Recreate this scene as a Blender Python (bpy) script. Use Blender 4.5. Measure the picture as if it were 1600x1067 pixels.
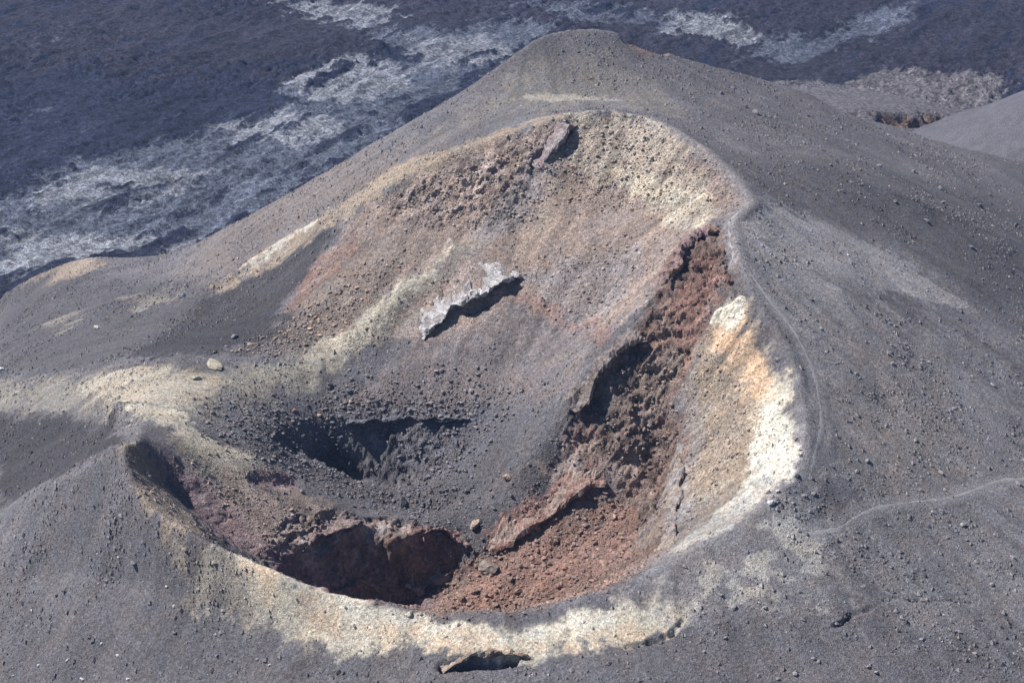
import bpy, math, random
import numpy as np
from mathutils import Vector
random.seed(5); np.random.seed(5)
for o in list(bpy.data.objects): bpy.data.objects.remove(o)
sc = bpy.context.scene
# ---------- camera ----------
cam = bpy.data.objects.new('camera', bpy.data.cameras.new('camera')); sc.collection.objects.link(cam)
cam.location = (0, 0, 170); cam.rotation_euler = (math.radians(65), 0, 0)
cam.data.sensor_width = 36; cam.data.lens = 36*2462/1600; cam.data.clip_start = 1; cam.data.clip_end = 8000
sc.camera = cam
# ---------- sky, sun, exposure ----------
SUN_EL, SUN_AZ = math.radians(50), math.radians(-74)      # azimuth from +Y (view direction) towards +X: the sun stands to the left
wd = bpy.data.worlds.new('World'); sc.world = wd; wd.use_nodes = True
nt = wd.node_tree; nt.nodes.clear()
sky = nt.nodes.new('ShaderNodeTexSky'); sky.sky_type = 'NISHITA'; sky.sun_disc = False
sky.sun_elevation = SUN_EL; sky.sun_rotation = SUN_AZ; sky.altitude = 2500; sky.air_density = 1.0; sky.dust_density = 0.4
bg = nt.nodes.new('ShaderNodeBackground'); bg.inputs['Strength'].default_value = 0.064
wo = nt.nodes.new('ShaderNodeOutputWorld'); nt.links.new(sky.outputs[0], bg.inputs[0]); nt.links.new(bg.outputs[0], wo.inputs[0])
sl = bpy.data.lights.new('sun', 'SUN'); sl.energy = 5.0; sl.angle = math.radians(0.5); sl.color = (1.0, 0.955, 0.90)
so = bpy.data.objects.new('sun', sl); sc.collection.objects.link(so)
sv = Vector((math.sin(SUN_AZ)*math.cos(SUN_EL), math.cos(SUN_AZ)*math.cos(SUN_EL), math.sin(SUN_EL)))
so.rotation_euler = (-sv).to_track_quat('-Z', 'Y').to_euler()
vs = sc.view_settings; vs.view_transform = 'Standard'; vs.look = 'None'; vs.exposure = 1.02; vs.gamma = 1; vs.use_curve_mapping = False
# ---------- numeric helpers: noise, relief solver ----------
def _tab(seed): return np.random.RandomState(seed).rand(64,64,64).astype(np.float32)
TAB = _tab(7)
def vn(x,y,z,seed=0):
    """smooth 3-D value noise, -1..1"""
    x = x*0.8+y*0.6+seed*17.31; y2 = -x*0.0+y*0.8-(x-seed*17.31-y*0.6)/0.8*0.6+seed*5.7; z = z+seed*9.13
    xi=np.floor(x); yi=np.floor(y2); zi=np.floor(z)
    fx=(x-xi).astype(np.float32); fy=(y2-yi).astype(np.float32); fz=(z-zi).astype(np.float32)
    fx=fx*fx*fx*(fx*(fx*6-15)+10); fy=fy*fy*fy*(fy*(fy*6-15)+10); fz=fz*fz*(3-2*fz)
    a=xi.astype(np.int64)&63; b=yi.astype(np.int64)&63; c=zi.astype(np.int64)&63
    a1=(a+1)&63; b1=(b+1)&63; c1=(c+1)&63
    def plane(cc):
        p=TAB[a,b,cc]; q=TAB[a1,b,cc]; r=TAB[a,b1,cc]; s=TAB[a1,b1,cc]
        u=p+(q-p)*fx; v=r+(s-r)*fx
        return u+(v-u)*fy
    lo=plane(c); hi=plane(c1)
    return (lo+(hi-lo)*fz)*2-1
def fbm(x,y,z,octs,seed=0,gain=0.5,kind=0):
    t=0.0; a=1.0; n=0.0; f=1.0
    for k in range(octs):
        v=vn(x*f,y*f,z*f,seed+k*3)
        if kind==1: v=1-2*np.abs(v)**0.8          # ridged
        elif kind==2: v=2*np.abs(v)**0.8-1        # billow: lumps with creases
        t=t+a*v; n+=a; a*=gain; f*=2.03
    return t/n
def sstep(a,b,x):
    t=np.clip((x-a)/(b-a),0,1); return t*t*(3-2*t)
def blur(a,n=1):
    for _ in range(n):
        p=np.pad(a,1,mode='edge'); a=(p[:-2,1:-1]+2*p[1:-1,1:-1]+p[2:,1:-1])/4
        p=np.pad(a,1,mode='edge'); a=(p[1:-1,:-2]+2*p[1:-1,1:-1]+p[1:-1,2:])/4
    return a
X0,X1,Y0,Y1=-190.0,210.0,90.0,480.0
def solve_relief(lines,step=0.6):
    """membrane surface through surveyed break lines (x,y,h), coarse to fine"""
    z=None
    for s in (19.2,9.6,4.8,2.4,1.2,step):
        nx=int(round((X1-X0)/s))+1; ny=int(round((Y1-Y0)/s))+1
        if z is None: zz=np.zeros((ny,nx))
        else:
            yy=np.linspace(0,z.shape[0]-1,ny); xx=np.linspace(0,z.shape[1]-1,nx)
            zz=bilin(z,xx[None,:].repeat(ny,0),yy[:,None].repeat(nx,1))
        sm=np.zeros((ny,nx)); ct=np.zeros((ny,nx))
        for ln in lines:
            P=np.array(ln,float)
            for p,q in zip(P[:-1],P[1:]):
                n=max(2,int(math.hypot(*(q-p)[:2])/s*2)+2); t=np.linspace(0,1,n)[:,None]; S=p+(q-p)*t
                i=np.clip(np.round((S[:,1]-Y0)/s).astype(int),0,ny-1); j=np.clip(np.round((S[:,0]-X0)/s).astype(int),0,nx-1)
                np.add.at(sm,(i,j),S[:,2]); np.add.at(ct,(i,j),1)
        fix=ct>0; val=np.where(fix,sm/np.maximum(ct,1),0)
        zz[0]=zz[-1]=-3; zz[:,0]=zz[:,-1]=-3
        for _ in range(260 if s>2 else 120):
            zz=np.where(fix,val,zz)
            w=zz.copy(); w[1:-1,1:-1]=(zz[:-2,1:-1]+zz[2:,1:-1]+zz[1:-1,:-2]+zz[1:-1,2:])/4; zz=w
        z=np.where(fix,val,zz)
    return blur(z,1)
def bilin(g,x,y):
    x=np.clip(x,0,g.shape[1]-1.001); y=np.clip(y,0,g.shape[0]-1.001)
    i=x.astype(int); j=y.astype(int); fx=x-i; fy=y-j
    return (g[j,i]*(1-fx)+g[j,i+1]*fx)*(1-fy)+(g[j+1,i]*(1-fx)+g[j+1,i+1]*fx)*fy
def relief_at(g,x,y,step=0.6): return bilin(g,(np.asarray(x,float)-X0)/step,(np.asarray(y,float)-Y0)/step)
def in_poly(P,x,y):
    ins=np.zeros(x.shape,bool); n=len(P)
    for k in range(n):
        ax,ay=P[k]; bx,by=P[(k+1)%n]
        if ay==by: continue
        c=((ay>y)!=(by>y))&(x<(bx-ax)*(y-ay)/(by-ay)+ax); ins^=c
    return ins
def seg_dist(P,x,y,closed=False):
    d=np.full(x.shape,1e9)
    m=len(P) if closed else len(P)-1
    for k in range(m):
        ax,ay=P[k][:2]; bx,by=P[(k+1)%len(P)][:2]; vx,vy=bx-ax,by-ay; L=vx*vx+vy*vy+1e-9
        t=np.clip(((x-ax)*vx+(y-ay)*vy)/L,0,1); d=np.minimum(d,(x-ax-t*vx)**2+(y-ay-t*vy)**2)
    return np.sqrt(d)
def area_mask(P,x,y,soft):
    """1 inside the outline, fading over +-soft metres"""
    P=[tuple(p) for p in P]; xs=[p[0] for p in P]; ys=[p[1] for p in P]; e=soft*1.5
    m=np.zeros(x.shape); k=(x>min(xs)-e)&(x<max(xs)+e)&(y>min(ys)-e)&(y<max(ys)+e)
    if not k.any(): return m
    xx,yy=x[k],y[k]; d=seg_dist(P,xx,yy,True); d=np.where(in_poly(P,xx,yy),d,-d)
    m[k]=np.clip(0.5+d/(2*soft),0,1); return m
def line_mask(P,x,y,r):
    xs=[p[0] for p in P]; ys=[p[1] for p in P]
    m=np.zeros(x.shape); k=(x>min(xs)-r)&(x<max(xs)+r)&(y>min(ys)-r)&(y<max(ys)+r)
    if k.any(): m[k]=np.clip(1-seg_dist(P,x[k],y[k])/r,0,1)
    return m

# ---------- survey: break lines (x, y, height) and mapped ground areas (x, y), in metres ----------
LINES=[
[(-62.2,300,42.3),(-49.8,300,49.4),(-38.7,298,57.2),(-30.7,297,62.3),(-22.9,297,67.0),(-12.7,298,72.0),(0.0,300,76.0),(12.6,300,79.9),(20.2,301,80.0),(26.3,298,79.6),(32.1,293,78.4),(37.4,284,76.9),(41.1,275,75.3),(43.4,267,73.6),(38.8,260,72.2),(38.8,250,69.5),(39.7,243,66.6),(42.6,236,63.8),(44.8,227,61.2),(45.3,218,58.9),(44.5,209,57.0),(43.1,203,54.5),(37.3,198,51.8),(30.4,194,49.4),(24.5,190,48.2),(18.0,187,46.4),(8.9,183.5,44.8),(0.0,181,44.6),(-13.2,181.5,45.0),(-21.3,183,45.3),(-31.4,186,47.0),(-38.2,190,47.8),(-46.3,195,48.5),(-52.8,200,49.2),(-57.8,206,50.9),(-59.6,211,53.7)],
[(-145.8,372,2.7),(-129.0,365,13.2),(-117.6,362,20.2),(-107.1,360,24.8),(-98.3,357,26.5),(-86.2,352,28.2),(-71.5,335,38.8),(-52.5,330,50.4),(-33.4,328,62.6),(-13.7,328,74.3),(0.0,330,83.2),(4.8,333,86.0),(8.6,336,87.1),(12.5,338,87.1),(17.4,340,86.8),(21.7,341,86.1),(26.0,342,84.3),(37.1,345,79.1),(57.5,350,72.7),(68.5,355,68.0),(80.1,360,61.3),(95.2,365,55.8),(110.4,372,49.3),(129.3,380,43.4),(169.5,395,29.5)],
[(-21.3,316,73.0),(-10.7,318,75.2),(-2.0,318,77.7),(6.7,320,77.6),(17.4,320,77.1),(25.3,318,76.6),(34.1,312,75.0),(42.4,303,71.7)],
[(37.5,262,70.6),(29.1,256,67.1),(22.0,247,58.9),(20.2,244,56.6),(15.3,242,52.8),(10.9,240,48.9),(9.6,238,45.6),(4.4,236,39.9),(-1.1,233,34.1),(-6.0,229,27.6),(-9.2,228,26.7)],
[(35.9,256,68.9),(32.3,248,63.2),(29.0,241,56.8),(26.1,236.5,49.4),(23.9,233,41.5),(21.5,229,35.2),(10.6,222,28.3),(0.0,219,25.2),(-10.5,216,22.2)],
[(25.7,231.5,42.4),(25.0,227,36.4),(24.2,222,32.0),(18.8,219,31.4),(10.3,215,29.1)],
[(20.1,241.5,54.2),(17.4,239.3,49.2),(14.1,237,44.3),(8.7,233.5,37.6),(2.2,229,30.2),(-3.2,225,25.1)],
[(38.0,245,63.4),(32.3,241,59.2),(29.2,234,53.1),(27.4,227,47.2),(25.3,216,44.0),(23.7,203,41.5)],
[(-33.2,214.5,26.0),(-27.5,218,20.2),(-22.4,219,18.3),(-19.8,219.5,17.5),(-16.2,222,18.1),(-11.9,223.5,21.0),(-8.1,225.5,24.1)],
[(-34.3,217.5,31.4),(-31.5,220.5,31.9),(-25.5,224.5,32.6),(-21.3,223.5,30.3),(-18.6,223.5,29.8),(-16.1,226.3,29.6),(-10.8,226.8,28.8),(-8.4,227,26.9)],
[(-40.5,212.5,35.2),(-36.9,214.5,32.8),(-34.3,217.5,31.4)],
[(-58.1,219,47.9),(-54.3,218.5,42.0),(-49.1,215.5,38.2),(-42.7,213,34.9),(-37.6,211.5,31.9),(-33.2,214.5,26.0)],
[(-58.9,212.5,53.9),(-59.0,218,50.8),(-60.4,228,48.8)],
[(-67.3,238,48.1),(-61.8,233,48.8),(-56.2,231,48.1),(-51.8,229,45.0),(-45.9,230,41.7),(-36.7,231,36.7),(-26.1,231,31.2),(-19.5,229,29.9)],
[(-39.0,240.7,37.3),(-33.6,241,34.3),(-27.0,241,31.0),(-21.4,241,29.8),(-14.6,241,30.7),(-9.0,243,33.5)],
[(-38.9,241.5,37.4),(-37.2,244,36.8),(-34.2,247,36.4),(-29.7,249,38.6),(-22.9,250,38.0),(-13.7,249,38.6),(-6.8,248,39.7)],
[(-36.7,243.6,34.0),(-33.2,246,30.2),(-27.5,245.5,28.1),(-21.7,243.5,28.4),(-17.0,242.2,29.6),(-12.4,242,31.8)],
[(-36.1,242.5,33.2),(-33.4,242.8,31.4),(-27.3,242.6,28.2)],
[(-22.2,236,28.5),(-13.3,235,27.8),(-6.7,236.5,30.8)],
[(-43.0,267,47.3),(-36.3,273,51.2),(-29.3,278,54.3),(-12.2,281,59.7),(6.1,283,62.9),(24.1,279,66.9),(35.1,272,71.4)],
[(-37.1,255.5,42.3),(-23.2,257,44.2),(-9.3,258,48.2),(6.9,258,51.4),(15.0,259,54.8),(24.2,263,61.8)],
[(-114.5,292,20.4),(-103.2,284,27.4),(-88.7,272,35.5),(-77.6,264,40.4),(-68.5,257,45.2),(-57.3,254,47.3),(-50.8,256,46.2),(-44.3,259,45.8),(-43.0,267,47.3)],
[(-73.5,248,43.3),(-60.8,243,47.4),(-45.2,248.5,44.3)],
[(-51.4,238,43.8),(-44.1,240.5,43.1),(-40.5,241,40.7)],
[(-94.4,255,29.4),(-82.5,248,34.6),(-71.9,240,40.2),(-64.0,228,47.6)],
[(-93.1,242,27.5),(-81.5,236,34.2),(-69.0,226,45.4)],
[(-59.6,211,53.7),(-64.6,214,49.8),(-71.2,218,44.6),(-78.2,222,38.7),(-85.4,226,32.9),(-99.5,232,23.2)],
[(-91.5,204,15.0),(-79.0,198,19.6),(-55.6,186,28.7),(-35.3,177,35.5),(-12.8,170.5,40.5),(4.2,169,41.6),(25.5,170.5,40.5),(42.9,172,39.3),(71.0,178,34.8),(86.7,183,31.0)],
[(-76.6,212,29.9),(-63.5,203,35.8),(-46.2,190.5,39.7),(-31.2,182,40.7),(-17.4,176.5,41.5)],
[(56.4,250.5,63.4),(62.3,226.5,51.0)],
[(43.4,267,73.6),(64.9,270,61.5),(83.2,268,52.0),(96.9,272,47.6),(119.8,280,35.7)],
[(88.6,242,44.1),(80.0,212,41.7),(74.8,193,39.1)],
[(57.4,300,70.0),(77.3,300,63.3),(108.0,310,48.3)],
[(-113.1,315,22.1),(-88.3,305,32.8),(-64.1,288,40.4),(-46.6,276,47.2)],
[(-111.2,340,23.6),(-87.7,332,30.3),(-71.4,325,35.5),(-54.2,312,50.4),(-32.0,312,62.5)],
[(-150,120,2),(-150,300,-1),(-130,380,-2),(-60,420,-2),(0,450,-2),(80,470,-2),(160,460,-2)],
[(-110,160,0),(-60,125,2),(0,115,4),(70,120,4),(130,150,6)],
[(-36,203,29),(-30,205,23),(-20,208,17),(-10,208,17.5),(0,207,20),(10,205,25)],
[(-28,211,18.5),(-20,213,16.5),(-12,213,18)],
[(165,200,4),(180,300,5),(190,400,2)]]
PAL={'ash': (0.113, 0.107, 0.116), 'dark': (0.064, 0.062, 0.068), 'black': (0.038, 0.037, 0.042), 'mauve': (0.165, 0.142, 0.14), 'fan': (0.36, 0.34, 0.345), 'brown': (0.165, 0.137, 0.122), 'pink': (0.25, 0.197, 0.172), 'tan': (0.26, 0.21, 0.165), 'white': (0.48, 0.455, 0.395), 'cream': (0.44, 0.397, 0.322), 'yellow': (0.325, 0.288, 0.235), 'olive': (0.188, 0.173, 0.152), 'orange': (0.45, 0.32, 0.22), 'red': (0.205, 0.121, 0.101), 'rust': (0.174, 0.117, 0.096), 'purple': (0.215, 0.15, 0.155), 'scuff': (0.2, 0.19, 0.197), 'lilac': (0.22, 0.2, 0.205), 'aa': (0.02, 0.024, 0.046), 'aab': (0.042, 0.034, 0.042), 'pahoe': (0.2, 0.21, 0.24), 'pahoe2': (0.095, 0.108, 0.145), 'plain': (0.12, 0.112, 0.122), 'dusty': (0.13, 0.128, 0.145), 'hillb': (0.085, 0.083, 0.096), 'path': (0.19, 0.182, 0.188), 'pebble': (0.38, 0.37, 0.37), 'slab': (0.3, 0.27, 0.215)}  # scuff also brightens the weakly sunlit right flank; aa holds the air's blue
PAINT=[
('brown',6,0.5,0.6,[(-73.1,335.4),(-75.1,471.9),(-26.7,314.5),(-12.9,303.8),(-23.0,299.2),(-39.0,300.1),(-62.1,299.7),(-75.9,319.4)]),
('pink',3,0.9,0.4,[(-43.5,271.1),(-37.8,288.1),(-30.5,294.8),(-22.8,296.6),(-12.7,297.7),(0.0,299.7),(12.6,300.1),(20.2,300.5),(32.1,292.3),(37.3,283.3),(41.0,274.3),(42.5,266.6),(36.0,263.5),(29.4,259.0),(22.2,250.4),(14.6,250.1),(9.3,259.7),(0.0,264.8),(-11.6,259.6),(-23.6,263.2),(-33.0,263.0)]),
('brown',3,0.8,0.4,[(-44.8,272.0),(-35.0,286.2),(-20.0,288.4),(-12.3,283.9),(-21.7,273.4),(-33.0,263.0),(-38.4,257.4),(-44.6,261.1)]),
('dark',7,0.75,0.4,[(-141.8,390.6),(-105.4,352.9),(-67.7,307.4),(-61.5,296.1),(-43.8,273.7),(-43.7,263.2),(-58.2,258.6),(-72.7,269.2),(-87.0,274.9),(-111.3,299.7)]),
('black',3,0.85,0.4,[(-64.1,295.6),(-41.3,296.9),(-35.5,291.8),(-44.2,276.5),(-44.0,265.3),(-58.2,258.6),(-72.7,269.2)]),
('tan',1.6,0.75,0.8,[(-39.2,302.4),(-25.9,303.0),(-12.8,302.4),(0.0,302.9),(10.3,305.3),(10.1,299.3),(0.0,298.9),(-12.6,297.3),(-24.1,295.7),(-36.5,295.4)]),
('tan',1.5,0.8,0.7,[(-62.6,298.5),(-50.9,303.0),(-39.2,302.4),(-35.9,295.6),(-46.2,292.8),(-59.0,293.3)]),
('white',1.2,0.6,1.0,[(-56.7,300.0),(-48.7,301.8),(-39.8,301.9),(-38.4,298.3),(-48.3,298.6),(-54.8,297.0)]),
('tan',2,0.8,0.5,[(-29.2,303.2),(-19.4,304.4),(-10.2,300.3),(-13.9,297.5),(-25.4,296.0)]),
('red',1,0.5,0.5,[(-31.8,290.5),(-38.9,286.1),(-43.9,274.2),(-41.8,272.3),(-35.7,279.2),(-29.4,287.7)]),
('cream',2,0.42,1.0,[(10.2,303.7),(25.1,298.5),(31.9,290.2),(35.8,279.8),(37.4,266.8),(33.2,263.6),(28.4,274.1),(22.0,284.7),(14.8,288.8),(11.3,296.2)]),
('cream',1.5,0.6,0.9,[(19.8,290.6),(29.0,282.1),(35.1,272.1),(36.1,264.7),(32.8,265.0),(27.5,277.9),(19.6,286.1)]),
('lilac',2,0.7,0.5,[(8.8,299.5),(11.3,298.0),(10.0,292.7),(2.5,285.4),(-4.9,280.0),(-8.6,281.9),(0.0,289.1),(6.3,295.7)]),
('tan',2,0.5,0.7,[(7.4,287.9),(12.3,287.8),(9.8,283.0),(2.4,275.5),(-2.4,275.2),(3.7,283.2)]),
('olive',2.5,0.9,0.5,[(-53.8,253.6),(-43.0,257.5),(-35.4,263.0),(-21.7,272.7),(-9.8,282.2),(-7.3,280.5),(-17.8,267.3),(-28.1,259.9),(-40.2,252.5),(-49.4,246.5)]),
('cream',1.8,0.6,0.7,[(-48.0,252.4),(-37.5,260.2),(-28.5,266.5),(-19.3,273.7),(-12.2,279.7),(-11.5,277.6),(-17.9,270.1),(-25.9,262.8),(-34.9,257.1),(-43.4,251.7)]),
('lilac',2,0.7,0.6,[(2.4,272.6),(11.9,272.5),(23.5,269.5),(20.7,260.5),(14.7,254.0),(11.2,248.2),(9.2,256.7),(7.0,263.0)]),
('red',1.5,0.7,0.7,[(0.0,267.6),(9.3,262.3),(14.7,254.0),(17.7,246.7),(14.5,247.6),(7.0,260.4),(0.0,265.1)]),
('mauve',3,0.8,0.4,[(-18.7,260.4),(-9.4,261.7),(2.3,264.1),(12.5,255.1),(14.5,248.5),(9.9,241.8),(-6.8,248.9),(-20.7,251.1),(-27.7,253.2),(-23.3,257.6)]),
('dusty',3,0.5,0.4,[(-39.8,248.4),(-27.6,251.1),(-4.5,248.0),(6.7,246.1),(0.0,241.2),(-11.3,241.2),(-27.5,247.5),(-37.2,244.3)]),
('olive',4,0.85,0.5,[(-114.6,300.5),(-88.6,271.6),(-70.6,260.5),(-57.5,255.1),(-50.6,254.7),(-42.9,256.2),(-35.2,260.4),(-34.9,256.7),(-43.1,248.5),(-51.8,240.9),(-56.3,231.5),(-63.7,231.3),(-77.0,251.3),(-99.4,271.7)]),
('yellow',3,0.85,0.6,[(-79.7,262.2),(-69.7,257.0),(-58.4,253.5),(-52.5,252.0),(-53.4,244.0),(-60.1,234.7),(-69.3,244.7)]),
('cream',1.5,0.9,0.6,[(-64.3,234.4),(-60.8,237.7),(-56.0,234.9),(-51.1,230.9),(-45.1,231.6),(-46.6,228.1),(-50.5,226.8),(-54.5,227.1),(-58.9,228.7)]),
('yellow',3,0.7,0.7,[(-55.4,226.5),(-49.8,229.1),(-43.9,230.4),(-39.7,230.1),(-40.2,225.5),(-46.9,222.7),(-52.0,223.4)]),
('pink',3,0.75,0.5,[(-52.7,221.6),(-40.4,227.5),(-28.0,228.5),(-20.5,228.0),(-25.5,224.6),(-33.4,219.0),(-36.8,213.0),(-42.6,212.4),(-48.2,217.3)]),
('purple',1.5,0.8,0.5,[(-43.6,228.4),(-37.9,232.5),(-36.0,229.7),(-40.3,226.5),(-43.8,226.0)]),
('tan',1.5,0.85,0.6,[(-59.8,211.1),(-60.4,219.6),(-57.7,220.5),(-55.7,219.2),(-50.2,210.4),(-45.8,204.7),(-46.4,195.3),(-53.0,200.6),(-57.3,205.8)]),
('purple',2,0.7,0.4,[(-57.7,220.1),(-54.8,219.2),(-50.1,212.1),(-45.4,207.7),(-40.5,211.3),(-35.9,213.6),(-44.4,219.0),(-48.8,221.6),(-54.8,222.9)]),
('yellow',3,0.8,0.5,[(-47.4,195.6),(-38.3,190.2),(-32.4,186.6),(-33.2,184.1),(-36.0,183.6),(-42.2,188.8),(-46.4,192.5)]),
('cream',1.8,0.95,0.6,[(-40.2,191.1),(-31.5,186.6),(-21.4,183.6),(-14.1,181.6),(-7.0,178.0),(0.0,178.0),(8.8,180.4),(16.9,182.8),(22.3,183.8),(23.1,180.8),(20.9,177.4),(12.1,175.3),(4.3,173.3),(-8.6,174.8),(-21.0,176.9),(-31.1,180.6),(-36.1,185.4)]),
('white',1.5,0.9,0.6,[(-30.5,185.7),(-21.3,183.1),(-14.1,181.0),(-7.0,177.3),(0.9,177.4),(8.8,179.8),(15.9,181.8),(14.0,178.2),(4.3,175.4),(-8.7,175.9),(-21.1,179.6),(-28.5,183.2)]),
('orange',1.5,0.5,1.0,[(-38.2,188.7),(-26.7,182.8),(-8.7,176.6),(8.7,176.4),(17.5,179.2),(21.0,178.4),(8.6,174.8),(-8.6,174.9),(-26.6,181.3),(-36.1,186.5)]),
('tan',3,0.9,0.4,[(32.1,244.0),(37.8,244.0),(40.0,235.3),(42.1,223.5),(42.8,210.8),(36.3,203.8),(29.2,199.1),(23.5,196.9),(25.3,216.4),(28.0,230.4)]),
('lilac',1.5,0.6,0.6,[(28.4,235.8),(30.2,233.6),(30.8,222.9),(27.9,213.2),(24.1,193.9),(23.1,197.3),(26.0,219.0)]),
('orange',1.5,0.95,0.6,[(34.4,242.8),(37.5,240.9),(38.8,234.0),(41.5,226.2),(41.8,221.1),(38.6,222.4),(36.3,228.6),(34.8,235.8)]),
('white',1,0.95,0.4,[(33.7,242.4),(35.3,244.7),(37.8,243.7),(37.9,239.4),(35.4,240.2)]),
('cream',2,0.9,0.5,[(41.1,227.7),(43.0,222.8),(43.6,213.2),(43.2,207.4),(38.5,213.5),(38.3,219.8)]),
('white',1.2,0.95,0.45,[(39.7,219.4),(43.6,216.5),(43.2,207.4),(42.5,202.8),(36.9,198.5),(30.1,195.1),(24.0,192.9),(22.7,193.3),(23.9,200.2),(29.5,201.4),(33.6,204.7),(36.3,211.6)]),
('ash',1.2,0.9,0.3,[(-17.7,182.4),(-8.8,180.6),(0.0,180.5),(8.9,182.6),(18.0,186.3),(23.7,188.6),(23.6,186.8),(17.8,184.0),(8.8,180.7),(0.0,178.6),(-7.0,178.9),(-14.1,180.6)]),
('rust',2.5,0.9,0.4,[(37.0,260.1),(37.0,252.5),(36.5,247.7),(33.1,244.4),(30.0,237.4),(27.6,229.8),(25.1,213.8),(21.4,228.3),(17.2,231.0),(9.8,235.2),(10.9,240.5),(20.3,244.9),(28.8,258.3)]),
('red',2,0.7,0.6,[(29.0,253.9),(35.7,255.5),(35.6,248.6),(31.5,244.2),(29.1,239.4),(26.1,241.0),(27.5,247.9)]),
('brown',2.5,0.75,0.6,[(16.4,240.7),(21.8,243.3),(27.1,240.5),(27.6,232.4),(25.7,231.3),(20.5,233.9),(15.2,238.0)]),
('dark',2,0.6,0.5,[(20.2,244.2),(22.9,242.8),(20.6,239.4),(16.3,237.1),(11.4,237.8),(10.4,239.8),(15.3,241.9)]),  # shade under the overhanging spur, painted into the ground colour
('pink',2,0.7,0.5,[(4.4,234.7),(10.9,235.7),(20.5,232.1),(25.4,226.0),(16.1,229.0),(8.7,231.2)]),
('red',1.5,0.85,0.5,[(0.0,230.7),(6.5,232.9),(13.0,232.1),(16.2,230.5),(10.8,228.3),(5.4,225.8),(-3.2,226.2),(-4.3,228.6)]),
('rust',2.5,1,0.3,[(-14.1,181.6),(-11.9,224.1),(-4.3,226.8),(5.4,226.7),(14.0,228.5),(21.5,229.1),(24.8,211.9),(23.1,197.3),(18.1,187.9),(8.9,183.7),(0.0,181.1)]),
('red',2.5,0.6,0.8,[(-10.5,216.7),(0.0,221.9),(10.7,223.9),(21.3,225.5),(19.9,209.2),(10.2,212.3),(0.0,213.1)]),
('brown',2,0.8,0.3,[(17.2,229.0),(25.3,225.3),(23.7,200.9),(19.8,206.8),(21.3,225.5)]),
('purple',1.5,0.9,0.4,[(-39.1,212.4),(-34.3,218.2),(-31.6,221.5),(-25.6,225.4),(-17.3,227.5),(-10.8,227.4),(-7.0,227.1),(-11.9,223.3),(-14.2,181.9),(-21.3,183.1),(-30.5,186.0)]),
('pink',0.8,0.8,1.1,[(-37,215),(-28,219),(-20,219),(-8,223),(-8,228),(-18,227),(-26,228),(-36,222)]),
('lilac',0.8,0.8,1.15,[(-34,218),(-26,221),(-22,220),(-22,226),(-27,227),(-34,222)]),
('rust',0.8,0.8,1.1,[(-30,218),(-18,219),(-10,222),(-9,226),(-17,224),(-26,223)]),
('rust',2,0.8,0.5,[(25.3,341.3),(65.2,658.6),(35.4,343.0),(27.9,337.9)]),
('red',0.8,0.8,0.8,[(-17,221),(-9,224),(-9,227.5),(-17,227.5)]),
('red',1.5,0.5,0.6,[(-16.1,225.8),(-10.3,227.5),(-9.2,225.7),(-12.9,224.4),(-17.1,223.4)]),
('white',4,0.8,1.5,[(23.5,188.6),(32.1,192.9),(40.1,197.9),(45.5,195.5),(48.4,189.6),(47.7,185.1),(35.7,183.6),(24.8,182.4),(22.3,184.4)]),
('cream',4,0.6,1.5,[(14.3,184.6),(23.4,187.6),(31.7,189.1),(31.2,184.2),(23.0,181.8),(15.9,181.8)]),
('fan',1.6,0.9,0.8,[(40.6,260.7),(46.3,268.7),(58.6,276.4),(72.7,277.6),(84.8,269.2),(73.2,262.6),(60.0,256.9),(50.2,254.4),(43.1,252.7)]),
('scuff',4,0.8,0.6,[(39.6,261.4),(45.3,270.2),(57.7,278.1),(73.0,278.8),(85.4,269.1),(74.6,263.2),(65.1,258.5),(67.6,241.9),(62.6,218.1),(52.4,202.8),(46.1,204.0),(49.4,221.1),(46.7,238.3),(40.4,249.5)]),
('scuff',12,0.5,0.5,[(51.1,231.5),(70.1,254.0),(96.6,261.5),(75.1,186.3),(54.1,184.9),(49.0,193.6)]),  # pale ash spread beyond the scuffed ground to offset weak sun on this flank
('brown',6,0.35,0.6,[(54.0,242.4),(71.6,244.6),(72.4,223.4),(57.4,202.7),(48.1,207.0)]),
('scuff',5,0.6,0.6,[(24.5,207.0),(43.3,201.0),(48.4,189.6),(44.6,183.1),(26.5,181.0),(14.2,182.4)]),
('cream',1.5,0.6,0.7,[(-2.0,318.0),(6.7,320.6),(17.4,320.3),(24.6,317.8),(17.2,316.7),(6.6,317.4)]),
('olive',6,0.5,0.6,[(-13.1,311.2),(0.0,325.4),(13.8,334.2),(24.8,332.2),(34.3,314.0),(21.0,313.4),(7.8,310.5)]),
('dark',8,0.6,0.4,[(49.0,304.5),(66.1,310.6),(118.6,343.6),(95.9,268.0),(85.6,277.6),(67.0,280.6),(51.4,278.0)]),
('black',2,0.9,0.3,[(-104.3,274.3),(-81.5,253.9),(-68.5,236.8),(-62.7,222.5),(-72.4,221.9),(-87.2,231.3)]),
('dark',4,0.35,0.6,[(-57.7,203.7),(-47.4,194.5),(-38.0,184.8),(-17.3,175.3),(-26.1,174.4),(-67.0,191.9),(-63.6,203.0)]),
('tan',3,0.7,0.5,[(-121.2,362.0),(-126.9,420.5),(-116.5,423.0),(-100.0,350.6),(-110.1,352.1)]),
('yellow',3,0.35,1.1,[(-86.0,318.8),(-73.7,309.0),(-69.8,300.4),(-78.6,305.4)]),
('yellow',3,0.3,1.1,[(-105.9,320.7),(-98.3,320.5),(-92.5,309.9),(-97.5,307.1)])]
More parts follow.
